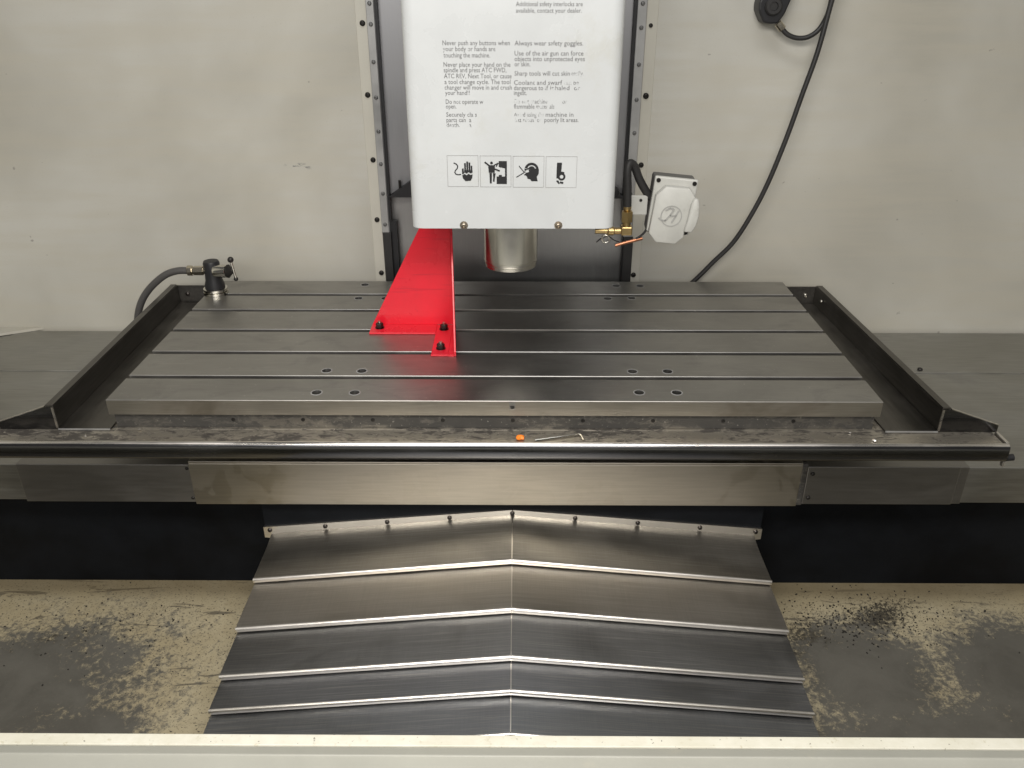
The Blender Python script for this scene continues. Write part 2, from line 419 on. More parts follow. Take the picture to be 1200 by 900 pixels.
c = n.mix(n.ramp(n.noise(90, 4, 0.7), 0.58, 0.74, 0, 0.55), c, (0.42, 0.37, 0.24))
c = n.mix(n.ramp(n.noise(150, 2, 0.5), 0.70, 0.74, 0, 0.7), c, (0.08, 0.07, 0.05))
n.set(Base_Color=c, Roughness=0.5); n.bump(n.noise(120, 3), 0.1, 0.0006)
MAT['sill'] = n.m
MAT['sill_face'] = paint('sill_face_paint', (0.38, 0.38, 0.34), 0.45, 0.05, 0.05, dirt=(0.46, 0.44, 0.37), dscale=5)

# ------------------------------------------------------------------ SETTING
YW = 0.68
wl = struct(obj('back_wall', bx(-1.9, -0.345, YW, YW + 0.02, -0.6, 1.3), MAT['wall']))
wr = struct(obj('back_wall', bx(0.312, 1.9, YW, YW + 0.02, -0.6, 1.3), MAT['wall']))
obj('flange', bx(-0.345, -0.320, YW - 0.003, YW + 0.019, -0.6, 1.3, 0.0012), MAT['wall_edge'], wl)
obj('flange', bx(0.287, 0.312, YW - 0.003, YW + 0.019, -0.6, 1.3, 0.0012), MAT['wall_edge'], wr)

obj('corner_panel', prism([(-1.215, 0.6798), (-1.419, 0.6798), (-1.419, 0.585)], 'z', -0.157, -0.150), MAT['wall'], wl)

def button_screw(p, r, mat, parent, ax=(0, -1, 0), name='screw', socket=True, local=False):
    prof = [(r, 0), (r * 1.0, r * 0.25), (r * 0.85, r * 0.6), (r * 0.5, r * 0.8)]
    if socket: prof += [(r * 0.42, r * 0.8), (r * 0.36, r * 0.35), (0.0, r * 0.35)]
    else: prof += [(0.0, r * 0.86)]
    return obj(name, lathe(prof, p, ax, 16), mat, parent, local, smooth=40)

for z in (0.5705, 0.4217, 0.2771, 0.1347, 0.0):
    button_screw((-0.3300 + random.uniform(-.001, .001), YW - 0.003, z), 0.0062, MAT['screw'], wl)
for z, r in ((0.566, 0.0045), (0.42, 0.0068), (0.266, 0.0062), (-0.004, 0.0062)):
    button_screw((0.2975, YW - 0.003, z), r, MAT['screw'], wr)

for sx in (-1, 1):
    struct(obj('side_wall', bx(min(sx * 1.42, sx * 1.44), max(sx * 1.42, sx * 1.44), -0.45, YW - 0.001, -0.6, 1.3), MAT['wall']))

# pan floor and the black machine base
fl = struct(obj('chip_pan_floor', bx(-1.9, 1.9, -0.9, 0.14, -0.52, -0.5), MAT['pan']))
base = tag(obj('machine_base', bx(-1.9, 1.9, 0.112, 0.66, -0.51, -0.236, 0.004), MAT['black_base']), 'black painted machine base under the grey saddle covers', 'machine base')

# door sill in the foreground
sl = struct(obj('door_sill', prism([(-0.500, -0.249), (-0.500, -0.52), (-1.05, -0.52), (-1.05, -0.27), (-0.90, -0.262), (-0.518, -0.262), (-0.516, -0.249)], 'x', -1.9, 1.9, bev=0.0015), MAT['sill_face']))
obj('sill_edge', bx(-1.9, 1.9, -0.5165, -0.4985, -0.2495, -0.2455, 0.0012), MAT['sill'], sl)

# ------------------------------------------------------------------ column cover behind the head
cc = thing('column_cover', 'grey sheet metal column cover behind the white spindle head', 'machine cover', (0, 0.70, -0.2))
obj('upper_panel', bx(-0.302, 0.270, 0.700, 0.706, 0.190, 1.2, 0.001), MAT['colpanel'], cc)
obj('lower_panel', bx(-0.300, 0.280, 0.716, 0.722, -0.3, 0.30), MAT['collow'], cc)
for s in (-1, 1):
    a = [(-0.300, 0.190), (-0.235, 0.190), (-0.235, 0.235)] if s < 0 else [(0.205, 0.232), (0.205, 0.188), (0.268, 0.188)]
    obj('gusset', prism(a, 'y', 0.672, 0.692), MAT['black_plastic'], cc)
obj('pin', cyl((-0.272, 0.685, 0.208), (-0.272, 0.685, 0.228), 0.003), MAT['screw'], cc)
obj('edge_seal', bx(-0.3022, -0.2970, 0.678, 0.699, 0.1302, 1.2), MAT['black_plastic'], cc)
obj('edge_seal', bx(0.2600, 0.2650, 0.678, 0.699, 0.1302, 1.2), MAT['black_plastic'], cc)
obj('side_frame', bx(-0.302, -0.285, 0.682, 0.699, -0.3, 0.13), MAT['black_plastic'], cc)
obj('side_frame', bx(0.266, 0.283, 0.682, 0.699, -0.3, 0.13), MAT['black_plastic'], cc)

def guide_strip(x0, x1, xs, label, zs, zb):
    t = thing('guide_strip', label, 'metal strip', (x0, 0.672, -0.1), group=None)
    obj('strip', bx(x0, x1, 0.669, 0.6755, zb, 1.2, 0.001), MAT['strip'], t)
    obj('wiper', bx(x0 + 0.002, x1 + 0.004, 0.670, 0.6765, -0.2, zb - 0.001, 0.001), MAT['rubber'], t)
    for z in zs:
        button_screw((xs, 0.669, z), 0.0046, MAT['strip_screw'], t)
guide_strip(-0.3195, -0.3025, -0.311, 'galvanised screw strip along the left edge of the column opening', [0.61, 0.5688, 0.492, 0.417, 0.343, 0.2692, 0.2, 0.125], 0.105)
guide_strip(0.2655, 0.2860, 0.276, 'galvanised screw strip along the right edge of the column opening', [0.61, 0.562, 0.487, 0.413, 0.34, 0.2692, 0.2, 0.125], 0.095)

# ------------------------------------------------------------------ X-axis way covers (each telescoping side)
def cover_profile(y0, yk, y1, zt, zf, zb, t=0.004):
    return [(y0, zb), (y0, zf), (yk, zt), (y1, zt), (y1, zt - 0.05), (y1 - 0.02, zb)]
def xcover(x0, x1, dy, dz, mat, name, parent, face_mat=None):
    return obj(name, prism(cover_profile(0.035 + dy, 0.44, 0.672 , -0.150 - dz, -0.153 - dz, -0.2425 + dz * 0.3), 'x', x0, x1, bev=0.0012), mat, parent)
xl = thing('way_cover', 'telescoping grey steel way cover left of the table', 'way cover', (-1.2, 0.3, -0.24))
xcover(-0.938, -0.610, 0.0, 0.0035, MAT['apron_dark'], 'cover_segment', xl)
xcover(-1.28, -0.9385, 0.005, 0.0075, MAT['side_cover'], 'cover_segment', xl)
obj('joint_flange', bx(-1.418, -0.90, 0.436, 0.444, -0.159, -0.1553, 0.001), MAT['side_cover'], xl)
xr = thing('way_cover', 'telescoping grey steel way cover right of the table', 'way cover', (1.2, 0.3, -0.24))
xcover(0.556, 0.842, 0.0, 0.0035, MAT['apron_dark'], 'cover_segment', xr)
xcover(0.8425, 0.860, 0.002, 0.0050, MAT['apron_dark'], 'cover_segment', xr)
xcover(0.8605, 1.419, 0.005, 0.0075, MAT['side_cover'], 'cover_segment', xr)
obj('joint_flange', bx(0.87, 1.418, 0.436, 0.444, -0.159, -0.1553, 0.001), MAT['side_cover'], xr)
button_screw((0.945, 0.452, -0.1555), 0.006, MAT['screw'], xr, (0, 0, 1), socket=False)
obj('cover_segment', prism(cover_profile(0.042, 0.44, 0.672, -0.1585, -0.1635, -0.2425), 'x', -1.419, -1.2805, bev=0.001), MAT['side_cover'], xl)
for z in (-0.172, -0.226):
    button_screw((0.566, 0.035, z), 0.0042, MAT['screw'], xr, socket=False)
ap = thing('apron', 'long stained stainless apron below the table front edge', 'machine cover', (-0.03, 0.03, -0.243))
obj('panel', bx(-0.6085, 0.5435, 0.030, 0.050, -0.2430, -0.1505, 0.0015), MAT['apron'], ap)
obj('top_strip', bx(-0.6085, 0.5435, 0.0305, 0.30, -0.1503, -0.1465, 0.001), MAT['apron'], ap)
obj('wiper', bx(0.5440, 0.5555, 0.033, 0.045, -0.2430, -0.150, 0.002), MAT['dark_strip'], ap)
for z in (-0.165, -0.232):
    button_screw((-0.615, 0.036, z), 0.0035, MAT['screw'], xl, socket=False)

# ------------------------------------------------------------------ Y-axis way cover (roof shaped telescoping plates)
yc = thing('way_cover', 'roof shaped telescoping steel way cover of five overlapping plates below the apron', 'way cover', (0, -0.2, -0.42))
HW = 0.480; DROP = 0.047
fronts = [(-0.079, -0.285), (-0.194, -0.297), (-0.291, -0.309), (-0.350, -0.321), (-0.421, -0.333)]
rear = 0.052
for i, (yf, zc) in enumerate(fronts):
    hw = HW - 0.0008 * i
    yb = rear if i == 0 else fronts[i - 1][0] + 0.06
    for s in (-1, 1):
        g = 0.0003
        b = bmesh.new()
        nx, ny = 10, 6
        top = {}; bot = {}
        rb = 0.018 if i == 0 else 0.0
        for a in range(nx + 1):
            for c_ in range(ny + 1):
                u = a / nx; v = c_ / ny
                x = s * (g + (hw - g) * u); y = yf + (yb - yf) * v
                z = zc - DROP * u + rb * max(0, v - 0.75) * 1.3 + random.uniform(-.0003, .0003)
                top[a, c_] = b.verts.new((x, y, z)); bot[a, c_] = b.verts.new((x, y, z - 0.0025))
        for a in range(nx):
            for c_ in range(ny):
                b.faces.new((top[a, c_], top[a + 1, c_], top[a + 1, c_ + 1], top[a, c_ + 1]))
                b.faces.new((bot[a, c_], bot[a, c_ + 1], bot[a + 1, c_ + 1], bot[a + 1, c_]))
        for a in range(nx):
            b.faces.new((top[a, 0], bot[a, 0], bot[a + 1, 0], top[a + 1, 0]))
            b.faces.new((top[a, ny], top[a + 1, ny], bot[a + 1, ny], bot[a, ny]))
        for c_ in range(ny):
            b.faces.new((top[0, c_], top[0, c_ + 1], bot[0, c_ + 1], bot[0, c_]))
            b.faces.new((top[nx, c_], bot[nx, c_], bot[nx, c_ + 1], top[nx, c_ + 1]))
        bmesh.ops.recalc_face_normals(b, faces=b.faces[:])
        p = obj('plate', b, MAT['yplate'][i], yc, smooth=35)
        if s > 0:
            obj('ridge_seam', prism([(-0.0011, zc - 0.0006), (0.0011, zc - 0.0006), (0.0007, zc + 0.0006), (-0.0007, zc + 0.0006)], 'y', yf + 0.002, (fronts[i - 1][0] - 0.001) if i else 0.03), MAT['ylip'], yc)
        # rounded front edge
        b = bmesh.new(); k = 7; ring = []
        for e in range(2):
            x = s * (g if e == 0 else hw + 0.0005); z = zc - (0 if e == 0 else DROP)
            row = []
            for j in range(k):
                an = R(90 + 110 * j / (k - 1)); rr = 0.0042
                row.append(b.verts.new((x, yf + math.cos(an) * rr, z - rr + 0.0005 + math.sin(an) * rr)))
            row.append(b.verts.new((x, yf - 0.0030, z - 0.0085))); row.append(b.verts.new((x, yf + 0.0015, z - 0.0085)))
            row.append(b.verts.new((x, yf + 0.0015, z - 0.0005)))
            ring.append(row)
        m = len(ring[0])
        for j in range(m):
            l = (j + 1) % m
            b.faces.new((ring[0][j], ring[0][l], ring[1][l], ring[1][j]))
        b.faces.new(ring[0]); b.faces.new(ring[1][::-1])
        bmesh.ops.recalc_face_normals(b, faces=b.faces[:])
        obj('rolled_edge', b, MAT['ylip'], p, smooth=40)
        # skirt folded down along the outer side
        x = s * hw
        obj('side_skirt', prism([(yf + 0.003, zc - DROP - 0.0026), (yb, zc - DROP - 0.0026), (yb, zc - DROP - 0.03), (yf + 0.003, zc - DROP - 0.03)], 'x', x - 0.003 * s, x), MAT['yplate'][i], p)
# mounting flange with screws
for s in (-1, 1):
    fw = 0.494
    f = obj('mounting_flange', prism([(s * 0.0007, -0.268), (s * fw, -0.3115), (s * fw, -0.336), (s * (fw - 0.018), -0.3385), (s * 0.0007, -0.289)], 'y', 0.049, 0.0535), MAT['ylip'], yc)
    for u in ([0.25, 0.5, 0.75, 0.975] if s > 0 else [0.0, 0.25, 0.5, 0.75, 0.975]):
        button_screw((s * fw * u, 0.049, -0.2755 - 0.0435 * u), 0.0046, MAT['bolt'], yc)
obj('saddle_front', bx(-0.492, 0.492, 0.0536, 0.11, -0.33, -0.2435), MAT['black_base'], base)

# ------------------------------------------------------------------ coolant tray round the table
tr = thing('coolant_tray', 'dark oily steel coolant tray framing the milling table', 'tray', (-0.03, 0.3, -0.07))
ZT = -0.058
obj('tray_floor', bx(-0.812, 0.754, -0.0015, 0.655, ZT - 0.004, ZT, 0.0008), MAT['tray'], tr)
obj('front_ledge', bx(-0.985, 0.853, -0.046, -0.0017, ZT - 0.004, ZT, 0.0008), MAT['tray'], tr)
# rolled front lip
prof = []
for j in range(9):
    an = R(200 - 200 * j / 8 )
    prof.append((-0.0535 - 0.0065 * math.cos(R(180 - 22.5 * j)), ZT - 0.001 + 0.0065 * math.sin(R(22.5 * j))))
prof = [(-0.0462, ZT - 0.012)] + [(-0.0535 + 0.0070 * math.cos(R(22.5 * j)), ZT - 0.002 + 0.0070 * math.sin(R(22.5 * j))) for j in range(9)] + [(-0.0605, -0.078), (-0.057, -0.085), (-0.050, -0.089), (-0.046, -0.089)]
lp = obj('front_lip', prism(prof, 'x', -0.985, 0.856), MAT['lip'], tr, smooth=40)
obj('lip_highlight', prism([(-0.0585, ZT + 0.0030), (-0.0568, ZT + 0.0049), (-0.0535, ZT + 0.0060), (-0.0502, ZT + 0.0048), (-0.053, ZT + 0.002)], 'x', -0.984, 0.8555), MAT['edge_bright'], lp, smooth=60)  # bright bar painting the line of light along the rolled lip
obj('end_clip', bx(0.8562, 0.862, -0.045, -0.006, ZT - 0.006, ZT + 0.003, 0.001), MAT['edge_bright'], tr)
obj('end_pin', cyl((0.8565, -0.05, -0.083), (0.872, -0.05, -0.081), 0.006), MAT['black_plastic'], tr)
obj('end_hook', bx(0.8562, 0.860, -0.052, -0.044, -0.100, -0.0895, 0.001), MAT['edge_bright'], tr)
def side_angle(x, s):
    # s: -1 left side, +1 right side; upright inner face at x
    t = obj('side_angle', bx(min(x, x + s * 0.003), max(x, x + s * 0.003), -0.004, 0.6195, ZT + 0.0003, -0.012, 0.0005), MAT['angle'], tr)
    xi = x - s * 0.093
    obj('foot', bx(min(x - s * 0.0003, xi), max(x - s * 0.0003, xi), -0.006, 0.610, ZT + 0.0004, ZT + 0.0035, 0.0008), MAT['angle'], t)
    obj('top_return', bx(min(x + s * 0.0002, x + s * 0.014), max(x + s * 0.0002, x + s * 0.014), -0.004, 0.614, -0.0118, -0.0085, 0.0006), MAT['angle'], t)
    obj('cut_edge', bx(min(x - s * 0.0004, x + s * 0.0034), max(x - s * 0.0004, x + s * 0.0034), -0.0062, -0.0042, ZT + 0.0036, -0.0122), MAT['edge_bright'], t)
    obj('cut_edge', bx(min(x - s * 0.0004, xi), max(x - s * 0.0004, xi), -0.0084, -0.0064, ZT + 0.0012, ZT + 0.0036), MAT['strip'], t)
    g = [(x + s * 0.0036, -0.0125), (x + s * 0.016, -0.0125), (x + s * 0.106, -0.0440), (x + s * 0.106, ZT + 0.0005), (x + s * 0.0036, ZT + 0.0005)]
    obj('gusset', prism(g, 'y', -0.004, -0.001), MAT['lip'], t)
    e = [(x + s * 0.016, -0.0124), (x + s * 0.106, -0.0439), (x + s * 0.106, -0.0425), (x + s * 0.016, -0.0108)]
    obj('gusset_edge', prism(e, 'y', -0.0045, -0.0005), MAT['edge_bright'], t)
    # rear return
    x2 = x - s * 0.11
    obj('rear_upright', bx(min(x2, x - s * 0.0005), max(x2, x - s * 0.0005), 0.6165, 0.6195, ZT + 0.0003, -0.0125, 0.0006), MAT['angle'], t)
    button_screw((x - s * 0.022, 0.6165, -0.034), 0.0055, MAT['zinc_screw'] if s > 0 else MAT['bolt'], t)
    return t
la = side_angle(-0.810, -1)
ra = side_angle(0.755, 1)
button_screw((0.753, 0.565, -0.03), 0.004, MAT['zinc_screw'], ra, (-1, 0, 0))
for root, k in ((la, -0.016), (ra, -0.036)):      # the angles are not quite square to the table
    for o in [root] + list(root.children):
        for v in o.data.vertices: v.co.x += k * max(0.0, v.co.y)

# ------------------------------------------------------------------ milling table
TX0, TX1, TD = -0.716, 0.650, 0.616
tb = thing('milling_table', 'long grey steel milling table with five lengthwise T slots', 'machine table', (-0.033, 0.308, -0.058))
slots = [0.0985, 0.207, 0.318, 0.431, 0.529]
pts = [(0.0, -0.029), (0.0, -0.0008), (0.0008, 0.0)]
for y in slots:
    w2 = 0.013
    a, b_ = y - w2, y
    pts += [(a - 0.0008, 0.0), (a, -0.0008), (a, -0.013), (a - 0.007, -0.013), (a - 0.007, -0.025), (b_ + 0.007, -0.025), (b_ + 0.007, -0.013), (b_, -0.013), (b_, -0.0010), (b_ + 0.0010, 0.0)]
pts += [(TD - 0.001, 0.0), (TD, -0.001), (TD, -0.029)]
tmesh = prism(pts, 'x', TX0, TX1)
holes = [(-0.3511, 0.120), (-0.2844, 0.119), (-0.3507, 0.0305), (-0.2825, 0.0305), (0.2257, 0.120), (0.2920, 0.1205), (0.2271, 0.034), (0.2944, 0.034),
         (-0.3567, 0.590), (-0.3564, 0.500), (-0.2950, 0.500), (-0.2862, 0.588), (0.216, 0.501), (0.2716, 0.505), (0.2446, 0.586), (0.3017, 0.586)]
cut = None
for (hx, hy) in holes:
    cut = cyl((hx, hy, -0.024), (hx, hy, 0.01), 0.0088, n=24, bm=cut)
cut = cyl((0.0, -0.01, -0.012), (0.0, 0.012, -0.012), 0.0042, n=16, bm=cut)
cme = bpy.data.meshes.new('cut'); cut.to_mesh(cme); cut.free()
co = bpy.data.objects.new('cut', cme); COL.objects.link(co)
tme = bpy.data.meshes.new('tabletop'); tmesh.to_mesh(tme); tmesh.free()
to = bpy.data.objects.new('tmp_top', tme); COL.objects.link(to)
md = to.modifiers.new('b', 'BOOLEAN'); md.operation = 'DIFFERENCE'; md.solver = 'EXACT'; md.object = co
bpy.context.view_layer.update()
dg = bpy.context.evaluated_depsgraph_get()
fin = bpy.data.meshes.new_from_object(to.evaluated_get(dg))
bpy.data.objects.remove(to); bpy.data.objects.remove(co)
fin.name = 'tabletop'
top = objm('tabletop', fin, MAT['table'], tb)
for (hx, hy) in holes:
    obj('hole_rim', lathe([(0.0088, -0.0024), (0.0088, 0.0003), (0.0100, 0.0006), (0.0108, 0.0001), (0.0106, -0.0005)], (hx, hy, 0), (0, 0, 1), 24, caps=False), MAT['strip'], top, smooth=50)
obj('front_edge', bx(TX0 + 0.0003, -0.0055, -0.0012, -0.0001, -0.0285, -0.0012), MAT['table_edge'], tb)
obj('front_edge', bx(0.0055, TX1 - 0.0003, -0.0012, -0.0001, -0.0285, -0.0012), MAT['table_edge'], tb)
obj('front_edge', bx(-0.0055, 0.0055, -0.0012, -0.0001, -0.0285, -0.0170), MAT['table_edge'], tb)
obj('body', bx(TX0 + 0.006, TX1 - 0.006, 0.006, TD - 0.01, -0.0575, -0.0292), MAT['dark_strip'], tb)
for k in range(-4, 5):
    obj('socket_screw', lathe([(0.0036, 0), (0.0036, 0.0008), (0.0026, 0.0010), (0.0020, 0.0002), (0, 0.0002)], (0.001 + k * 0.125, 0.006, -0.042), (0, -1, 0), 12), MAT['screw'], tb)

# ------------------------------------------------------------------ red shipping bracket
rbk = thing('support_bracket', 'bright red sheet steel support bracket bolted to the table under the head', 'bracket', (-0.2, 0.3, 0))
T = 0.004
obj('front_plate', prism([(-0.298, 0.004), (-0.1270, 0.004), (-0.1270, 0.2655), (-0.158, 0.2655), (-0.163, 0.262)], 'y', 0.336, 0.340, bev=0.0006), MAT['red'], rbk)
obj('side_plate', prism([(0.1835, 0.0004), (0.345, 0.0004), (0.345, 0.2660), (0.331, 0.2660), (0.327, 0.262), (0.1835, 0.010)], 'x', -0.1183, -0.1143, bev=0.0008), MAT['red'], rbk)
for v in rbk.children[-1].data.vertices: v.co.x += 0.0035 - (v.co.y - 0.1835) * 0.075
obj('left_foot', bx(-0.2985, -0.1605, 0.2915, 0.3400, 0.0002, 0.0040, 0.0008), MAT['red'], rbk)
obj('front_foot', bx(-0.1602, -0.1268, 0.1835, 0.3355, 0.0003, 0.0042, 0.0008), MAT['red'], rbk)
def hexbolt(x, y, z, parent, h=0.009):
    b = obj('bolt', lathe([(0.0098, 0), (0.0098, 0.0014), (0.0062, 0.0015)], (x, y, z), (0, 0, 1), 18), MAT['bolt'], parent, smooth=40)
    obj('head', cyl((x, y, z + 0.0016), (x, y, z + 0.0016 + h), 0.0078, n=6, bev=0.0008), MAT['screw'], b)
    obj('shank', cyl((x, y, z + 0.0016 + h), (x, y, z + 0.006 + h), 0.0036, n=12), MAT['zinc_screw'], b)
hexbolt(-0.2800, 0.318, 0.0041, rbk); hexbolt(-0.1445, 0.311, 0.0043, rbk); hexbolt(-0.1430, 0.213, 0.0043, rbk)
obj('foot_web', prism([(-0.1266, 0.1837), (-0.1150, 0.1837), (-0.1262, 0.3355), (-0.1266, 0.3355)], 'z', 0.0004, 0.0041), MAT['red'], rbk)

# ------------------------------------------------------------------ spindle head
hd = thing('spindle_head', 'white machine head cover with safety text and four pictograms above the table', 'spindle head', (0, 0.42, 0.135))
YH = 0.150; HX = 0.179; HB = 0.2665
rc = 0.020; pl = []
for k in range(7):
    a = R(180 + 90 * k / 6); pl.append((-HX + rc + rc * math.cos(a), YH + rc + rc * math.sin(a)))
for k in range(7):
    a = R(270 + 90 * k / 6); pl.append((HX - rc + rc * math.cos(a), YH + rc + rc * math.sin(a)))
pl += [(HX, 0.665), (-HX, 0.665)]
cov = obj('cover', prism(pl, 'z', HB, 1.0), MAT['cover_white'], hd, smooth=35)
inner = [(x * 0.97, YH + 0.006 + (y - YH) * 0.97) for x, y in pl]
obj('underside', prism(inner, 'z', HB - 0.002, HB - 0.0002), MAT['collow'], hd)
for x in (-0.0865, 0.0805):
    sc_ = obj('washer', lathe([(0.0072, 0), (0.0072, 0.001), (0.003, 0.0012), (0, 0.0012)], (x, YH, 0.2725), (0, -1, 0), 20), MAT['rust_screw'], hd, smooth=40)
    button_screw((x, YH - 0.0013, 0.2725), 0.0050, MAT['rust_screw'], sc_)
SP = (-0.005, 0.300)
obj('spindle_nose', lathe([(0.0, 0.180), (0.018, 0.175), (0.026, 0.1495), (0.028, 0.1485), (0.0490, 0.1485), (0.0515, 0.1505), (0.0520, 0.1560), (0.0512, 0.1563), (0.0512, 0.1572), (0.0530, 0.1580), (0.0535, 0.1600), (0.0535, 0.1640), (0.0528, 0.1645), (0.0528, 0.1655), (0.0535, 0.1660), (0.0535, 0.300)], (SP[0], SP[1], 0), (0, 0, 1), 48), MAT['spindle'], hd, smooth=35)

FNT = None
def lettering(text, x, z, width, capz, mat, parent):
    cu = bpy.data.curves.new('t', 'FONT'); cu.body = text; cu.size = 1.0; cu.resolution_u = 2
    cu.space_character = 1.0
    o = bpy.data.objects.new('t', cu); COL.objects.link(o)
    bpy.context.view_layer.update()
    me = bpy.data.meshes.new_from_object(o.evaluated_get(bpy.context.evaluated_depsgraph_get()))
    bpy.data.objects.remove(o); bpy.data.curves.remove(cu)
    xs = [v.co.x for v in me.vertices]
    sx = width / (max(xs) - min(xs)); sz = capz / 0.70; mx = min(xs)
    me.transform(Matrix(((sx, 0, 0, x - sx * mx), (0, 0, 0, YH - 0.0005), (0, sz, 0, z), (0, 0, 0, 1))))
    me.name = 'lettering'
    return objm('lettering', me, mat, parent)
XL, XR = -0.1130, 0.0028
CAP = 0.0072
I, F = MAT['ink'], MAT['ink_faded']
def zrow(p): return 0.5716 - (p - 50.0) * 0.001375 - 0.0036
lines = [(XL, 50, 0.1150, 'Never push any buttons when', I), (XL + .0005, 56.5, 0.0900, 'your body or hands are', I), (XL + .001, 63.4, 0.0800, 'touching the machine.', I),
         (XL + .0005, 73.7, 0.1155, 'Never place your hand on the', I), (XL + .0005, 79.8, 0.1085, 'spindle and press ATC FWD,', I), (XL + .0005, 86.5, 0.1175, 'ATC REV, Next Tool, or cause', I),
         (XL + .001, 93.0, 0.1150, 'a tool change cycle. The tool', I), (XL + .001, 99.3, 0.1175, 'changer will move in and crush', I), (XL + .0015, 105.4, 0.0430, 'your hand!!', I),
         (XL + .002, 115.6, 0.0660, 'Do not operate w', I), (XL + .002, 121.0, 0.0185, 'open.', I),
         (XL + .0022, 130.5, 0.0540, 'Securely cla s', I), (XL + .0022, 136.7, 0.0440, 'parts can  a', I), (XL + .0022, 142.6, 0.0440, 'death.      a', F),
         (XR, 50.3, 0.1100, 'Always wear safety goggles.', I), (XR, 61.3, 0.1110, 'Use of the air gun can force', I), (XR, 67.4, 0.1135, 'objects into unprotected eyes', I), (XR, 73.2, 0.0255, 'or skin.', I),
         (XR, 83.5, 0.0900, 'Sharp tools will cut skin', I), (XR + .0925, 83.5, 0.0200, 'easily.', F), (XR - .001, 93.8, 0.0790, 'Coolant and swarf', I), (XR + .081, 93.8, 0.0240, 'can be', F),
         (XR - .001, 99.8, 0.0480, 'dangerous to', I), (XR + .0500, 99.8, 0.0580, 'if inhaled  or', F), (XR - .001, 105.4, 0.0210, 'ingest.', I),
         (XR - .001, 115.2, 0.0560, 'Do not machine', F), (XR + .079, 115.2, 0.008, 'or', F), (XR - .001, 121.0, 0.0340, 'flammable', I), (XR + .036, 121.0, 0.030, 'mater als', F),
         (XR - .001, 130.4, 0.0500, 'Avoid using the', F), (XR + .052, 130.4, 0.0460, 'machine in', I), (XR + .001, 136.6, 0.044, 'haz rdous  or', F), (XR + .0500, 136.6, 0.0570, 'poorly lit areas.', I),
         (XR + .002, 4.0, 0.1050, 'Additional safety interlocks are', I), (XR + .002, 11.5, 0.1040, 'available, contact your dealer.', I)]
for (x, p, wd, tx, mt) in lines:
    if x < -0.05: wd *= 0.94
    z = zrow(p) if p > 20 else 0.6205 - (p - 10.5) * 0.00124 - 0.0036
    lettering(tx, x, z, wd, CAP if p > 20 else 0.0066, mt, cov)

# pictograms, traced in unit squares (x right, z up)
def disc(cx, cz, r, n=18, a0=0, a1=360, r2=None):
    o = [(cx + r * math.cos(R(a0 + (a1 - a0) * k / n)), cz + r * math.sin(R(a0 + (a1 - a0) * k / n))) for k in range(n + (0 if a1 - a0 == 360 else 1))]
    if r2 is not None:
        o += [(cx + r2 * math.cos(R(a1 - (a1 - a0) * k / n)), cz + r2 * math.sin(R(a1 - (a1 - a0) * k / n))) for k in range(n + 1)]
    return o
def ring(cx, cz, r, r2, n=20):
    return [disc(cx, cz, r, n // 2, 0, 180, r2), disc(cx, cz, r, n // 2, 180, 360, r2)]
def stroke(pts, wd):
    out = []
    for (a, b) in zip(pts[:-1], pts[1:]):
        dx, dz = b[0] - a[0], b[1] - a[1]; l = math.hypot(dx, dz) or 1; ux, uz = dx / l * wd / 2, dz / l * wd / 2
        out.append([(a[0] - uz - ux * .5, a[1] + ux - uz * .5), (b[0] - uz + ux * .5, b[1] + ux + uz * .5), (b[0] + uz + ux * .5, b[1] - ux + uz * .5), (a[0] + uz - ux * .5, a[1] - ux - uz * .5)])
    return out
def capsule(x0, z0, x1, z1, wd):
    return stroke([(x0, z0), (x1, z1)], wd)[0]
ic_hand = stroke([(.22, .76), (.30, .72), (.34, .66), (.32, .58), (.26, .52), (.24, .46), (.28, .40), (.36, .385), (.43, .395)], .035)
ic_hand += [capsule(.575, .50, .575, .74, .055), capsule(.645, .50, .645, .79, .055), capsule(.715, .50, .715, .76, .055), capsule(.78, .46, .78, .66, .05), capsule(.50, .42, .50, .57, .055),
            [(.475, .47), (.545, .49), (.545, .53), (.81, .53), (.81, .45), (.74, .43), (.68, .47), (.62, .42), (.56, .46), (.50, .41)],
            [(.475, .36), (.55, .41), (.62, .37), (.68, .42), (.74, .38), (.81, .40), (.80, .30), (.75, .20), (.58, .18), (.50, .27)]]
ic_crush = [[(.60, .83), (.86, .83), (.86, .10), (.53, .10), (.53, .34), (.60, .34), (.60, .39), (.70, .39), (.70, .34), (.80, .34), (.80, .60), (.60, .64)],
            disc(.37, .77, .045), capsule(.16, .79, .30, .68, .05), [(.26, .70), (.48, .70), (.47, .46), (.28, .46)], capsule(.46, .70, .58, .76, .04), capsule(.46, .58, .62, .52, .05),
            capsule(.58, .76, .52, .66, .035), [(.30, .45), (.38, .45), (.37, .12), (.31, .12)], [(.41, .45), (.50, .44), (.47, .26), (.46, .17), (.41, .18), (.42, .30)]]
ic_head = [disc(.60, .56, .23, 14, 0, 165, .0), [(.37, .60), (.60, .56), (.835, .58), (.83, .44), (.77, .34), (.80, .20), (.60, .20), (.56, .26), (.47, .28), (.46, .34), (.42, .38), (.35, .40), (.42, .46), (.38, .50)][::-1]]
ic_head += stroke([(.20, .68), (.37, .48), (.12, .33)], .028) + [[(.20, .70), (.27, .62), (.24, .60)]]
ic_head_w = [disc(.60, .56, .15, 10, 20, 150, .12), [(.39, .53), (.50, .57), (.52, .50), (.42, .47)]]
ic_roll = [[(.36, .80), (.52, .80), (.50, .52), (.60, .50), (.60, .46), (.46, .44), (.42, .30), (.35, .30), (.35, .55)]] + ring(.515, .355, .125, .06) + stroke([(.37, .22), (.44, .14)], .05) + stroke([(.48, .17), (.56, .155)], .06) + [disc(.40, .20, .035)]
PS = 0.0535
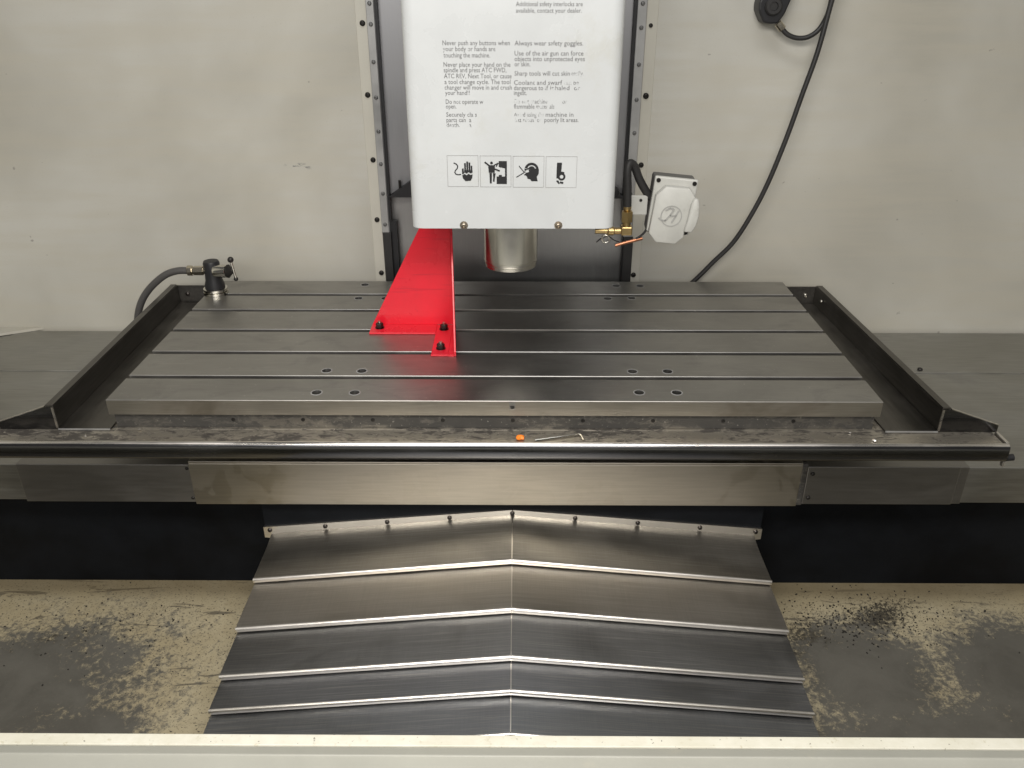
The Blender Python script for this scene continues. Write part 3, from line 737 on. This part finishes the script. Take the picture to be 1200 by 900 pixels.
for k, (ic, nm) in enumerate(((ic_hand, 'hand'), (ic_crush, 'crush'), (ic_head, 'head'), (ic_roll, 'roll'))):
    x0 = -0.1125 + k * 0.0563; z0 = 0.3405 - 0.0005 * k
    fr = None; wd = 0.0007
    for (a, b_, c_, d_) in ((0, PS, 0, wd), (0, PS, PS - wd, PS), (0, wd, wd, PS - wd), (PS - wd, PS, wd, PS - wd)):
        fr = prism([(x0 + a, z0 + c_), (x0 + b_, z0 + c_), (x0 + b_, z0 + d_), (x0 + a, z0 + d_)], 'y', YH - 0.0004, YH - 0.0001, fr)
    pg = obj('pictogram', fr, MAT['frame_line'], hd)
    b = None
    for i, p in enumerate(ic):
        b = prism([(x0 + u * PS, z0 + v * PS) for u, v in p], 'y', YH - 0.0005 - i * 0.00001, YH - 0.0002 + i * 0.00001, b)
    obj('symbol', b, MAT['icon'], pg)
    if nm == 'head':
        b = None
        for p in ic_head_w:
            b = prism([(x0 + u * PS, z0 + v * PS) for u, v in p], 'y', YH - 0.0009, YH - 0.0007, b)
        obj('symbol', b, MAT['cover_white'], pg)

# ------------------------------------------------------------------ coolant nozzle unit beside the head
nb = thing('nozzle_drive_box', 'light grey cast box with round emblem hanging right of the head', 'machine box', (0.3065, 0.30, 0.258), (0, R(5), R(-3)))
def loc(name, bm, mat, parent=nb, smooth=None): return obj(name, bm, mat, parent, True, smooth)
loc('housing', bx(-0.041, 0.040, 0.014, 0.060, -0.050, 0.060, 0.004), MAT['housing'])
fp = loc('flange', bx(-0.041, 0.042, 0.004, 0.0138, -0.046, 0.0630, 0.003), MAT['cast_grey'])
for (x, z) in ((-0.034, 0.056), (0.035, 0.056), (-0.034, -0.040), (0.035, -0.040)):
    obj('screw', lathe([(0.0042, 0), (0.0042, 0.002), (0.002, 0.0022), (0.0016, 0.001), (0, 0.001)], (x, 0.004, z), (0, -1, 0), 14), MAT['screw'], fp, True, 40)
oc = [(-0.036, 0.030), (-0.020, 0.049), (0.026, 0.049), (0.043, 0.028), (0.043, -0.024), (0.030, -0.030), (0.030, -0.046), (0.016, -0.061), (-0.022, -0.061), (-0.038, -0.044)]
ld = loc('lid', prism(oc, 'y', -0.014, 0.0038, bev=0.0022), MAT['cast_grey'], smooth=50)
# raised curved grip on the right
gp = [(0.0430, 0.034), (0.0480, 0.020), (0.0500, 0.0), (0.0480, -0.018), (0.0420, -0.032), (0.0270, -0.032), (0.0300, -0.012), (0.0310, 0.008), (0.0320, 0.024), (0.0360, 0.034)]
loc('grip', prism(gp, 'y', -0.026, -0.0142, bev=0.003), MAT['cast_grey'], smooth=50)
# emblem: ring with a slanted H and a tail
em = None
for p in ring(-0.001, -0.006, 0.0205, 0.0188, 36): em = prism(p, 'y', -0.0152, -0.0141, em)
for p in stroke([(-0.012, -0.017), (-0.003, -0.004), (0.002, 0.008)], 0.0030) + stroke([(0.002, -0.018), (0.007, -0.006), (0.011, 0.005)], 0.0030) + stroke([(-0.003, -0.006), (0.008, -0.004)], 0.0026) + stroke([(-0.024, -0.012), (-0.017, -0.016), (-0.010, -0.015)], 0.0026) + stroke([(-0.013, 0.004), (-0.006, 0.009), (0.0, 0.009)], 0.0026):
    em = prism(p, 'y', -0.0156, -0.0141, em)
obj('emblem', em, MAT['groove'], ld, True)
bp = tag(obj('mounting_plate', bx(0.2285, 0.2635, 0.328, 0.332, 0.243, 0.281, 0.001), MAT['cast_grey']), 'small pale bracket plate between brass fitting and grey box', 'bracket')
obj('screw', lathe([(0.003, 0), (0.003, 0.001), (0, 0.001)], (0.250, 0.328, 0.272), (0, -1, 0), 12), MAT['screw'], bp)
bf = thing('nozzle_fitting', 'brass pipe elbow with copper nozzle under the right edge of the head', 'pipe fitting', (0.226, 0.32, 0.20))
obj('collar', lathe([(0.0062, 0), (0.0078, 0.004), (0.0078, 0.010), (0.0060, 0.014)], (0.2235, 0.32, 0.253), (0, 0, 1), 20), MAT['brass'], bf, smooth=35)
obj('nut', cyl((0.2238, 0.32, 0.231), (0.2236, 0.32, 0.2528), 0.0118, n=6, bev=0.0012), MAT['brass'], bf)
obj('elbow', bx(0.2130, 0.2350, 0.309, 0.331, 0.2060, 0.2235, 0.0025), MAT['brass'], bf)
obj('neck', cyl((0.2240, 0.32, 0.2230), (0.2239, 0.32, 0.2312), 0.008, n=20), MAT['brass'], bf)
obj('side_pipe', lathe([(0.0068, 0), (0.0068, 0.012), (0.0088, 0.014), (0.0088, 0.024), (0.0055, 0.026), (0.0055, 0.050)], (0.2128, 0.32, 0.2125), (-1, 0, 0), 18), MAT['brass'], bf, smooth=35)
rg = []
for k in range(19):
    a = R(20 * k); rg.append((0.184 + 0.0075 * math.cos(a), 0.318, 0.197 + 0.0075 * math.sin(a)))
obj('ring', tube(rg, 0.0020, 8, 2), MAT['chrome'], bf, smooth=60)
obj('nozzle', tube([(0.2030, 0.312, 0.1850), (0.2250, 0.315, 0.1905), (0.2570, 0.32, 0.1975)], 0.0034, 12, 4), MAT['copper'], bf, smooth=50)
obj('wire', tube([(0.166, 0.318, 0.190), (0.176, 0.318, 0.1985), (0.190, 0.317, 0.202), (0.200, 0.318, 0.195), (0.212, 0.319, 0.190)], 0.0011, 8, 6), MAT['screw'], bf, smooth=60)
tag(obj('hose', tube([(0.2235, 0.320, 0.262), (0.2215, 0.320, 0.300), (0.2195, 0.322, 0.328), (0.2225, 0.326, 0.343), (0.2330, 0.330, 0.338), (0.2450, 0.332, 0.312), (0.2600, 0.334, 0.288), (0.272, 0.336, 0.275)], 0.0080, 16, 8), MAT['rubber'], smooth=60), 'short black hose looping from the brass fitting to the grey box', 'hose')
tag(obj('wire', tube([(0.268, 0.315, 0.235), (0.262, 0.315, 0.215), (0.252, 0.316, 0.203), (0.244, 0.317, 0.198)], 0.0022, 8, 8), MAT['rubber'], smooth=60), 'thin black wire curving below the grey emblem box', 'wire')
kn = thing('latch_knob', 'small black latch knob behind the right side of the head', 'knob', (0.232, 0.60, 0.2))
obj('knob', lathe([(0.0, 0), (0.012, 0.001), (0.014, 0.006), (0.012, 0.012), (0.004, 0.014), (0.0, 0.014)], (0.2275, 0.60, 0.222), (0, -1, 0), 18), MAT['black_plastic'], kn, smooth=40)
obj('lever', bx(0.222, 0.229, 0.59, 0.60, 0.236, 0.262, 0.002), MAT['black_plastic'], kn)
obj('stem', cyl((0.2275, 0.60, 0.222), (0.2275, 0.69, 0.222), 0.005), MAT['black_plastic'], kn)

# ------------------------------------------------------------------ valve and hose on the left rear table corner
VX, VY = -0.694, 0.530
vv = thing('coolant_valve', 'black valve body with chrome knob and T handle on the left rear table corner', 'valve', (VX, VY, 0))
obj('base_ring', lathe([(0.0270, 0.0003), (0.0275, 0.001), (0.0275, 0.0065), (0.0235, 0.0068), (0.0235, 0.0085), (0.0270, 0.0090), (0.0270, 0.0140), (0.0225, 0.0150), (0.0, 0.0150)], (VX, VY, 0), (0, 0, 1), 32), MAT['chrome'], vv, smooth=35)
obj('body', lathe([(0.0225, 0.0152), (0.0225, 0.022), (0.0190, 0.034), (0.0180, 0.050), (0.0185, 0.074), (0.0165, 0.079), (0.0, 0.080)], (VX, VY, 0), (0, 0, 1), 28), MAT['black_plastic'], vv, smooth=35)
obj('stem', lathe([(0.0145, 0.008), (0.0150, 0.012), (0.0150, 0.036), (0.0130, 0.038)], (VX, VY - 0.008, 0.058), (1, -0.08, 0), 24), MAT['chrome'], vv, smooth=35)
obj('gland_nut', lathe([(0.0150, 0.0382), (0.0155, 0.042), (0.0070, 0.049), (0.0045, 0.052), (0.0, 0.052)], (VX, VY - 0.008, 0.058), (1, -0.08, 0), 24), MAT['screw'], vv, smooth=35)
th = obj('handle', cyl((VX + 0.0505, VY - 0.013, 0.084), (VX + 0.056, VY - 0.013, 0.042), 0.0030, n=12), MAT['chrome'], vv, smooth=40)
for (x, z, r) in ((VX + 0.0505, 0.086, 0.0068), (VX + 0.056, 0.040, 0.0050)):
    obj('handle_end', lathe([(0, -r * .8), (r * .7, -r * .7), (r, -r * 0.3), (r, r * 0.3), (r * .7, r * .7), (0, r * .8)], (x, VY - 0.013, z), (0.2, -1, 0.1), 14), MAT['screw'], th, smooth=50)
obj('inlet', lathe([(0.0085, 0.014), (0.0085, 0.020), (0.0110, 0.0205), (0.0110, 0.042), (0.0090, 0.043), (0.0090, 0.046), (0.0, 0.046)], (VX, VY, 0.056), (-1, 0, -0.01), 6), MAT['nickel_warm'], vv)
hs = thing('hose', 'grey rubber hose arching from the valve down behind the tray', 'hose', (-0.9, 0.53, -0.15))
obj('tube', tube([(-0.7485, 0.530, 0.0555), (-0.775, 0.531, 0.0545), (-0.806, 0.532, 0.044), (-0.842, 0.533, 0.017), (-0.868, 0.533, -0.012), (-0.886, 0.533, -0.045), (-0.897, 0.533, -0.085), (-0.903, 0.533, -0.150)], 0.0082, 16, 8), MAT['hose_grey'], hs, smooth=60)
obj('hose_nut', lathe([(0.0105, 0), (0.0125, 0.001), (0.0125, 0.010), (0.0095, 0.012)], (-0.7400, 0.530, 0.0555), (-1, 0, -0.02), 8), MAT['nickel_warm'], hs)

# ------------------------------------------------------------------ cable and black sensor on the right wall
tag(obj('hanging_cable', tube([(0.690, 0.628, 0.78), (0.6780, 0.626, 0.70), (0.6630, 0.622, 0.6183), (0.6495, 0.62, 0.519), (0.6305, 0.62, 0.4322), (0.6090, 0.62, 0.335), (0.5829, 0.622, 0.2367), (0.5560, 0.626, 0.162), (0.5230, 0.63, 0.0945), (0.4830, 0.638, 0.043), (0.4430, 0.642, -0.006), (0.39, 0.645, -0.06)], 0.0056, 14, 8), MAT['rubber'], smooth=60), 'long dark cable hanging in a curve across the right wall', 'cable')
sn = thing('wall_sensor', 'black faceted knob on the wall at the top right', 'sensor', (0.545, 0.66, 0.60))
cpl = [(0.5235, 0.640), (0.5155, 0.612), (0.5165, 0.597), (0.5270, 0.578), (0.5300, 0.5735), (0.5430, 0.5715), (0.5600, 0.5720), (0.5720, 0.590), (0.5830, 0.622), (0.587, 0.66), (0.56, 0.69), (0.53, 0.68)]
obj('housing', prism(cpl, 'y', 0.632, 0.6795, bev=0.004), MAT['black_plastic'], sn)
obj('cap', lathe([(0.018, 0), (0.018, 0.006), (0.015, 0.009), (0.009, 0.009), (0.008, 0.006), (0.0, 0.006)], (0.545, 0.632, 0.606), (0, -1, 0), 20), MAT['rubber'], sn, smooth=40)
obj('gland', cyl((0.5640, 0.648, 0.5730), (0.5760, 0.646, 0.5600), 0.0085, n=14, bev=0.001), MAT['nickel_warm'], sn)
tag(obj('sensor_lead', tube([(0.5730, 0.646, 0.5630), (0.5870, 0.644, 0.5505), (0.6080, 0.642, 0.5435), (0.6300, 0.64, 0.5455), (0.6490, 0.64, 0.5580), (0.6610, 0.64, 0.5790), (0.6670, 0.64, 0.6050), (0.6700, 0.64, 0.66), (0.684, 0.64, 0.75)], 0.0052, 12, 8), MAT['rubber'], smooth=60), 'thin black lead looping from the wall knob to the hanging cable', 'cable')

# ------------------------------------------------------------------ small things lying on the tray
ok = bmesh.new()
bmesh.ops.create_icosphere(ok, subdivisions=2, radius=1)
for v in ok.verts:
    d = v.co.copy(); k = 1 + 0.35 * math.sin(d.x * 5 + 1) * math.cos(d.y * 4) + random.uniform(-.08, .08)
    v.co = Vector((0.0145 + d.x * 0.0075 * k, -0.0345 + d.y * 0.0065 * k, ZT + 0.0045 + d.z * 0.0045))
tag(obj('plastic_scrap', ok, MAT['orange']), 'crumpled orange plastic scrap lying on the tray', 'scrap')
tag(obj('hex_key', tube([(0.0400, -0.0410, ZT + 0.0022), (0.0760, -0.0325, ZT + 0.0030), (0.1120, -0.0235, ZT + 0.0034), (0.1185, -0.0225, ZT + 0.0034), (0.1215, -0.0270, ZT + 0.0030), (0.1245, -0.0400, ZT + 0.0022)], 0.0019, 6, 6), MAT['chrome']), 'bent thin steel hex key lying on the front of the tray', 'hex key')
def chip(x, y, z, s, label):
    b = bmesh.new(); bmesh.ops.create_icosphere(b, subdivisions=1, radius=1)
    for v in b.verts: v.co = Vector((x + v.co.x * s * random.uniform(.6, 1.4), y + v.co.y * s * random.uniform(.3, .9), z + s * 0.45 + v.co.z * s * 0.4))
    tag(obj('metal_chip', b, MAT['edge_bright']), label, 'metal chip', 'metal chips on the tray')
chip(-0.665, -0.006, ZT, 0.0045, 'bright metal chip on the tray near the left angle foot')
chip(0.600, -0.008, ZT, 0.0030, 'tiny bright metal chip on the tray near the right angle foot')
chip(0.632, -0.037, ZT, 0.0055, 'flat bright metal chip on the tray ledge at the right')
chip(-0.752, -0.030, ZT, 0.0035, 'small metal chip on the tray ledge below the left angle foot')

# swarf on the pan floor
b = bmesh.new()
def flake(x, y, s):
    a = random.uniform(0, 6.28); e = random.uniform(0.35, 0.8)
    vs = []
    for k in range(5):
        t = 2 * math.pi * k / 5; r = s * random.uniform(0.6, 1.1)
        u, v = math.cos(t) * r, math.sin(t) * r * e
        vs.append((x + u * math.cos(a) - v * math.sin(a), y + u * math.sin(a) + v * math.cos(a)))
    t0 = [b.verts.new((p[0], p[1], -0.4985 + s * random.uniform(.1, .5))) for p in vs]
    b0 = [b.verts.new((p[0], p[1], -0.4997)) for p in vs]
    b.faces.new(t0)
    for k in range(5): b.faces.new((t0[k], b0[k], b0[(k + 1) % 5], t0[(k + 1) % 5]))
for k in range(520):
    if random.random() < 0.78: x, y = random.gauss(0.72, 0.10), random.gauss(0.0, 0.045)
    else: x, y = random.gauss(-0.78, 0.14), random.gauss(-0.04, 0.06)
    if y < 0.105 and abs(x) > 0.5: flake(x, y, random.uniform(0.0008, 0.0026) * (1.5 if random.random() < 0.08 else 1))
sw = obj('swarf', b, MAT['speck'])
tag(sw, 'dark metal swarf scattered over the beige chip pan', 'swarf', kind='stuff')
